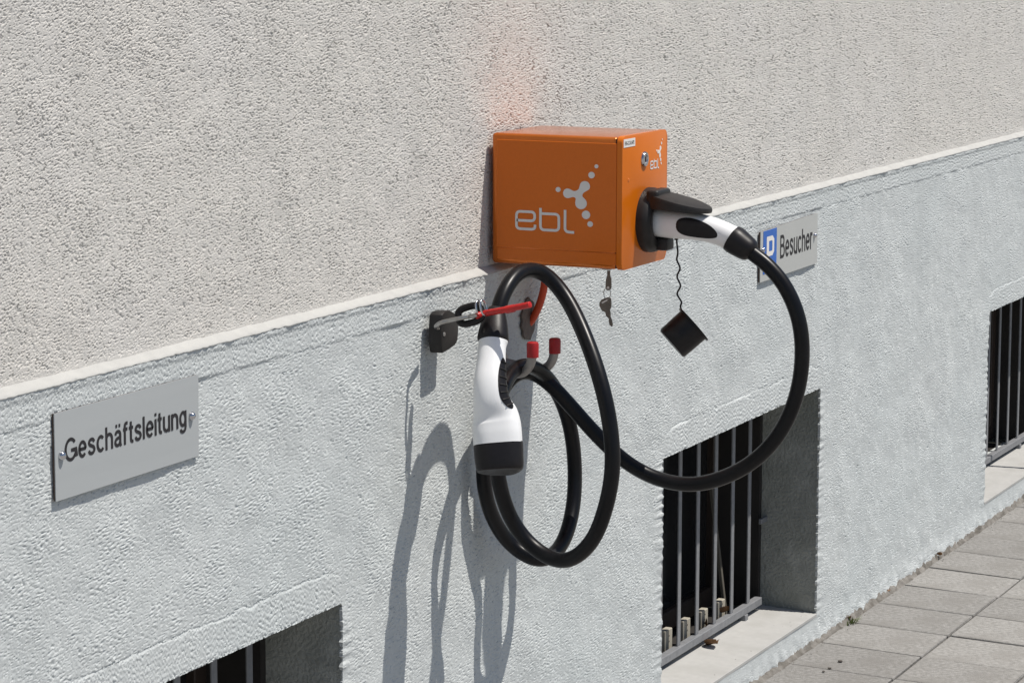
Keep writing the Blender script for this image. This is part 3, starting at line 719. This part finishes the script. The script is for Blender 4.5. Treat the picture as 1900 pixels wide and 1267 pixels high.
kk = flat('key', [k5(*p) for p in ((455, 462), (500, 452), (526, 470), (532, 530), (528, 575), (514, 600), (522, 640), (522, 680), (535, 715), (548, 770), (540, 800), (512, 780), (502, 735), (504, 705), (470, 670), (462, 630), (420, 608), (395, 560), (392, 520), (415, 482))], MAT['keymetal'], ks_)
flat('hole', [k5(*p) for p in ((420, 512), (485, 478), (492, 492), (428, 528))], MAT['logo2'], kk, -.0004).location.x -= .0002

# ------------------------------------------------------------------ padlock, black link and red locking rod
pl = empty('padlock', at(820, 615, .03), 'black padlock hanging on the plinth at the end of the red rod', 'padlock')
PXc = at(818, 615, .028)
# body: a rounded block, its broad side turned along the wall
bm = bmesh.new(); pr_ = [at(x, y, .012) for x, y in ((794+(xx-794)*.62, yy) for xx, yy in ((797, 583), (806, 577), (822, 574.5), (836, 580), (846, 590), (847, 612), (845, 630), (838, 639), (818, 648), (799, 655), (795, 640), (794, 612)))]
f0 = bm.faces.new([bm.verts.new(p) for p in pr_]); r = bmesh.ops.extrude_face_region(bm, geom=[f0])
bmesh.ops.translate(bm, verts=[v for v in r['geom'] if isinstance(v, bmesh.types.BMVert)], vec=Vector((.004, -.022, .0)))
bmesh.ops.bevel(bm, geom=list(bm.edges), offset=.003, segments=2, profile=.5, affect='EDGES')
pb = bm_obj('body', bm, MAT['greyblack'], pl, True, 30)
for x in (0,):
    o = at(824, 620, .0345); lathe('keyhole', [(0, .0035), (.0012, .0032), (.0014, .0)], o, (0, -1, 0), MAT['steel'], pb, 14)
sh = smooth_path(spline([at(812, 609, .030), at(809, 605, .040), at(817, 599, .050), at(832, 595, .062), at(850, 591, .078), at(868, 588, .092)], 6), 3)
tube('shackle', sh, .0034, MAT['steel'], pl, 12)
rod = empty('locking_rod', at(940, 575, .12), 'red plastic-coated rod with a black link, reaching out from the padlock to the cable', 'locking rod')
tube('rod', spline([at(884, 586, .105), at(897, 582, .112), at(930, 576, .145), at(952, 571.5, .165), at(980, 566, .190), at(984, 565, .194)], 5), [.0052]*21+[.0052]*4+[.0038], MAT['red'], rod, 14)
tube('rod', [at(940, 574.6, .152), at(954, 571.8, .166)], .0062, MAT['red'], rod, 14)
# oval link around the end of the shackle
ctr = at(872, 584, .09); ux_ = (at(893, 578, .108)-at(851, 590, .072)); hl = ux_.length/2; ux_.normalize(); uv = Vector((.25, .1, 1)); uv = (uv-ux_*uv.dot(ux_)).normalized()
def oval(k, n=36):
    a = 2*math.pi*k/n; c_, s_ = math.cos(a), math.sin(a); return ctr+ux_*(hl*math.copysign(abs(c_)**.7, c_))+uv*(.0130*math.copysign(abs(s_)**.6, s_))
tube('link', [oval(k) for k in range(36)], .0058, MAT['black'], rod, 12, True)
tube('pin', [at(858, 590, .080), at(886, 584.5, .106)], .0034, MAT['steel'], rod, 10)
rdir = (at(930, 576, .145)-at(897, 582, .112)).normalized(); rn = rdir.cross(Vector((0, 0, 1))).normalized(); rb_ = rdir.cross(rn)
for dx in (0, 8):
    c0 = at(889+dx, 577-dx*.2, .106+dx*.001)+Vector((0, 0, .004)); tube('ring', [c0+rn*(.0085*math.cos(a))+rb_*(.0125*math.sin(a)) for a in [2*math.pi*k/24 for k in range(24)]], .0017, MAT['chrome'], rod, 8, True)

# ------------------------------------------------------------------ double wall hook with red caps
hk = empty('cable_hook', at(930, 700, .0), 'double steel wall hook with red end caps carrying the cable loops', 'hook')
for x0, y0, tipx, tipy in ((905, 700, 988, 634), (946, 690, 1029, 627)):
    tip = at(tipx, tipy, .094); base = at(tipx-82-.5, tipy+64, .0)
    X_ = tip.x; zb = tip.z-.056
    pth = [Vector((X_, .01, zb+.010)), Vector((X_, -.03, zb+.004)), Vector((X_, -.06, zb)), Vector((X_, -.078, zb+.004)), Vector((X_, -.089, zb+.016)), Vector((X_, -.0935, zb+.032)), Vector((X_, -.0945, tip.z-.003))]
    pg = tube('prong', spline(pth, 6), .0078, MAT['hooksteel'], hk, 16)
    lathe('end_cap', [(-.026, .0088), (-.026, .0100), (-.004, .0102), (-.0012, .0092), (.0, .0070), (.0003, .0)], Vector((X_, -.0945, tip.z)), (0, 0, 1), MAT['redmatt'], pg, 20)
    lathe('rosette', [(0, .017), (.003, .016), (.004, .012), (.0041, 0)], Vector((X_, .002, zb+.009)), (0, -1, 0), MAT['hooksteel'], hk, 20)

# ------------------------------------------------------------------ supply conduit under the box
cn = empty('supply_conduit', at(1000, 560, .01), 'short orange-red conduit bending from the box underside into the plinth', 'conduit')
tube('pipe', spline([atx(1013, 500, 4.472), atx(1011, 520, 4.472), atx(1007, 545, 4.472), atx(999, 570, 4.472), atx(988, 592, 4.472), atx(976, 606, 4.472)], 6), .0066, MAT['conduit'], cn, 16)
lathe('gland', [(0, .016), (.012, .016), (.016, .013), (.0165, 0)], Vector((4.472, -.030, 1.046)), (0, 0, -1), MAT['black'], cn, 20)
o = at(978, 592, 0.002)
bm = bmesh.new(); prism(bm, [(.028*math.cos(t*math.pi/12)*(1+.1*math.sin(3*t)), .036*math.sin(t*math.pi/12)*(1+.08*math.cos(2*t))) for t in range(24)], o, (1, 0, 0), (0, 0, 1), (0, -1, 0), .0035)
bm_obj('sealant', bm, MAT['brown'], cn)  # flat brown oval on the plinth around the pipe end

# ------------------------------------------------------------------ name plates
def dome(name, p, r, parent):
    return lathe(name, [(-.006, r*.5), (.0, r*.55), (.0005, r), (.003, r*.95), (.0055, r*.7), (.007, r*.35), (.0073, 0)], p, (0, -1, 0), MAT['chrome'], parent, 20)
ns = empty('name_plate', (3.187, 0, .882), 'silver plate lettered Geschäftsleitung with two dome screws, on the grey plinth', 'sign', None)
bm = bmesh.new(); prism(bm, [(0, 0), (.3505, .0), (.352, .1135), (0, .1135)], (3.0115, -.0050, .8825), (1, 0, 0), (0, 0, 1), (0, -1, 0), .0012); pl_ = bm_obj('plate', bm, MAT['plate'], ns)
bm = bmesh.new(); prism(bm, [(0.0003, 0.0003), (.350, .0003), (.3515, .1132), (0.0003, .1132)], (3.0115, -.0022, .8825), (1, 0, 0), (0, 0, 1), (0, -1, 0), .0027); bm_obj('backing', bm, MAT['plate_edge'], ns)
lettering('Gesch\u00e4ftsleitung', .2975, .0305, 3.0325, .9292, -.0066, MAT['ink'], pl_, .145)
for p in ((3.0250, -.0058, .9400), (3.3425, -.0058, .9415)): dome('screw', p, .0062, ns)
vs_ = empty('parking_sign', (5.80, 0, .866), 'pale plate lettered Besucher with blue parking square, on the plinth behind the cable', 'sign', None)
bm = bmesh.new(); prism(bm, [(0, 0), (.365, .002), (.364, .1125), (0, .106)], (5.6215, -.0050, .8665), (1, 0, 0), (0, 0, 1), (0, -1, 0), .0012); pl2 = bm_obj('plate', bm, MAT['plate2'], vs_)
bm = bmesh.new(); prism(bm, [(0.0003, 0.0003), (.3645, .0023), (.3635, .112), (0.0003, .1057)], (5.6215, -.0015, .8665), (1, 0, 0), (0, 0, 1), (0, -1, 0), .0034); bm_obj('backing', bm, MAT['plate_edge'], vs_)
bm = bmesh.new(); prism(bm, [(0, 0), (.0825, .0005), (.0825, .0915), (0, .0905)], (5.6365, -.0063, .8815), (1, 0, 0), (0, 0, 1), (0, -1, 0), .0006); bs = bm_obj('blue_square', bm, MAT['blue'], pl2)
# letter P as an outline with a square counter
bm = bmesh.new()
outer = [(0, 0), (.014, 0), (.014, .022), (.036, .022), (.046, .030), (.046, .056), (.036, .064), (0, .064)]
pi_ = [(.014, .032), (.033, .032), (.035, .034), (.035, .052), (.033, .054), (.014, .054)]
vo = [bm.verts.new((5.6565+x, -.0072, .8950+z)) for x, z in outer]; vi = [bm.verts.new((5.6565+x, -.0072, .8950+z)) for x, z in pi_]
for f_ in ((vo[0], vo[1], vo[2], vi[0], vi[5], vo[7]), (vo[2], vo[3], vo[4], vi[2], vi[1], vi[0]), (vo[4], vo[5], vi[3], vi[2]), (vo[5], vo[6], vo[7], vi[5], vi[4], vi[3])): bm.faces.new(f_)
bm_obj('letter', bm, MAT['logo2'], bs)
lettering('Besucher', .2085, .0500, 5.7425, .9040, -.0066, MAT['ink'], pl2, .135)
for p in ((5.6315, -.0058, .9335), (5.9640, -.0058, .9320)): dome('screw', p, .0058, vs_)

# ------------------------------------------------------------------ odds and ends behind the grille and at the wall foot
random.seed(11)
blab = ['pale wooden block behind the grille, leftmost of the row', 'pale wooden block behind the grille, second from the left', 'pale wooden block behind the grille, third, with leaves against it', 'pale wooden block behind the grille, rightmost of the row']
for k, x in enumerate((5.510, 5.615, 5.720, 5.826)):  # cream blocks added to stand for the sunlit patches behind the bars
    o = box('timber_block', (x-.020, .146, ZB-.012), (x+.020, .162, .132-.002*k), MAT['timber'], None, .0015, 1)
    tag(o, blab[k], 'wood block', 'timber blocks behind the cellar window grille')
    for zz in (.106, .118): lathe('nail_head', [(0, .0022), (.0006, .0018), (.0007, 0)], (x+.002, .1462, zz), (0, -1, 0), MAT['brown'], o, 10)
bm = bmesh.new(); bm_box(bm, (-.006, -.004, 0), (.006, .004, .34), .001, 1); o = bm_obj('wooden_slat', bm, MAT['oldwood']); o.location = (5.905, .165, .052); o.rotation_euler = (-.10, -.085, .1)
tag(o, 'narrow wooden slat leaning upright behind the window grille', 'slat')
def leaf(p, s, rz, label, tilt):
    bm = bmesh.new(); n_ = 7; rows = []
    for i in range(n_):
        t = i/(n_-1); w = s*.32*math.sin(math.pi*min(1, t*.93+.05))**.8
        rows.append([bm.verts.new((s*(t-.5), sgn*w, s*.22*(math.sin(t*3+rz)*.5+.5)*(1 if sgn else .5)+abs(sgn)*s*.10)) for sgn in (-1, 0, 1)])
    for i in range(n_-1):
        for j in range(2): bm.faces.new((rows[i][j], rows[i][j+1], rows[i+1][j+1], rows[i+1][j]))
    o = bm_obj('dry_leaf', bm, MAT['leaf'], None, True); o.location = p; o.rotation_euler = (tilt, random.uniform(-.3, .3), rz)
    return tag(o, label, 'leaf', 'dry leaves blown against the wall')
for p, s, rz, lb, tl in (
    ((5.700, .141, .098), .040, .4, 'curled brown leaf standing behind the grille by the third wooden block', 1.2),
    ((5.815, .138, .104), .034, 2.0, 'curled brown leaf caught behind the grille by the rightmost wooden block', .9),
    ((5.640, .098, .070), .050, .9, 'dry brown leaf on the white sill just in front of the grille', .1),
    (tuple(atz(1645, 1097, .002)), .024, .5, 'small reddish leaf lying in the joint at the wall foot', .3),
    (tuple(atz(1742, 1028, .012)), .016, 1.3, 'upright dry leaf at the wall foot, farther along the joint', 1.2),
    (tuple(atz(1572, 1148, .004)), .022, 2.3, 'tiny dry leaf beside the grass tuft at the wall foot', .5)):
    leaf(p, s, rz, lb, tl)
gp = at(1580, 1141, .02)
bm = bmesh.new()
for k in range(26):
    a = random.uniform(0, 6.28); r0 = random.uniform(0, .022); b0 = Vector((gp.x+r0*math.cos(a)*1.3, gp.y+r0*math.sin(a)*.3, -.006)); ln_ = random.uniform(.012, .030); dr = Vector((random.uniform(-.6, .8), random.uniform(-.9, .1), 1.0)).normalized(); sd_ = Vector((dr.y, -dr.x, 0)).normalized()*.0018
    m1 = b0+dr*ln_*.6; e1 = b0+dr*ln_+Vector((dr.x*.006, dr.y*.006, -.003))
    v = [bm.verts.new(q) for q in (b0-sd_, b0+sd_, m1+sd_*.8, m1-sd_*.8, e1)]; bm.faces.new(v[:4]); bm.faces.new((v[3], v[2], v[4]))
tag(bm_obj('grass_tuft', bm, MAT['grass']), 'small green grass tuft growing in the joint at the wall foot', 'grass')
for k, (x, y) in enumerate(((1559, 1228), (1539, 1241), (1528, 1247))):
    p = atz(x, y, -.004); bm = bmesh.new(); bmesh.ops.create_icosphere(bm, subdivisions=2, radius=.0055-.001*k)
    for v in bm.verts: v.co *= random.uniform(.75, 1.15); v.co.z *= .45
    o = bm_obj('pebble', bm, MAT['joint'], None, True); o.location = (p.x, p.y, SL*p.y+.0015)
    tag(o, ['dark pebble lying alone on the paver nearest the window', 'dark pebble, middle of three on the pavers', 'smallest dark pebble next to a paver joint'][k], 'pebble', 'dark pebbles on the pavers')
# grit gathered in the angle between wall and pavers, and on the middle sill
random.seed(21); bm = bmesh.new()
for k in range(420):
    if k < 330: x = random.uniform(4.6, 9.0); y = -.012-abs(random.gauss(0, .012)); z = SL*y
    else: x = random.uniform(5.12, 6.03); y = random.uniform(.01, .115); z = ZB+.001+.008*max(0, (y-.0)/.3)
    r_ = random.uniform(.0008, .0024)
    q = [Vector((x, y, z))+Vector((random.uniform(-1, 1), random.uniform(-1, 1), random.uniform(0, .9)))*r_ for _ in range(5)]
    v = [bm.verts.new(p) for p in q]
    for f in ((0, 1, 2), (0, 1, 3), (1, 2, 3), (0, 2, 3), (0, 1, 4), (1, 2, 4)):
        try: bm.faces.new([v[i] for i in f])
        except ValueError: pass
g = bm_obj('grit', bm, MAT['joint']); tag(g, 'fine dark grit scattered along the wall foot and sill', 'grit', None, 'stuff')
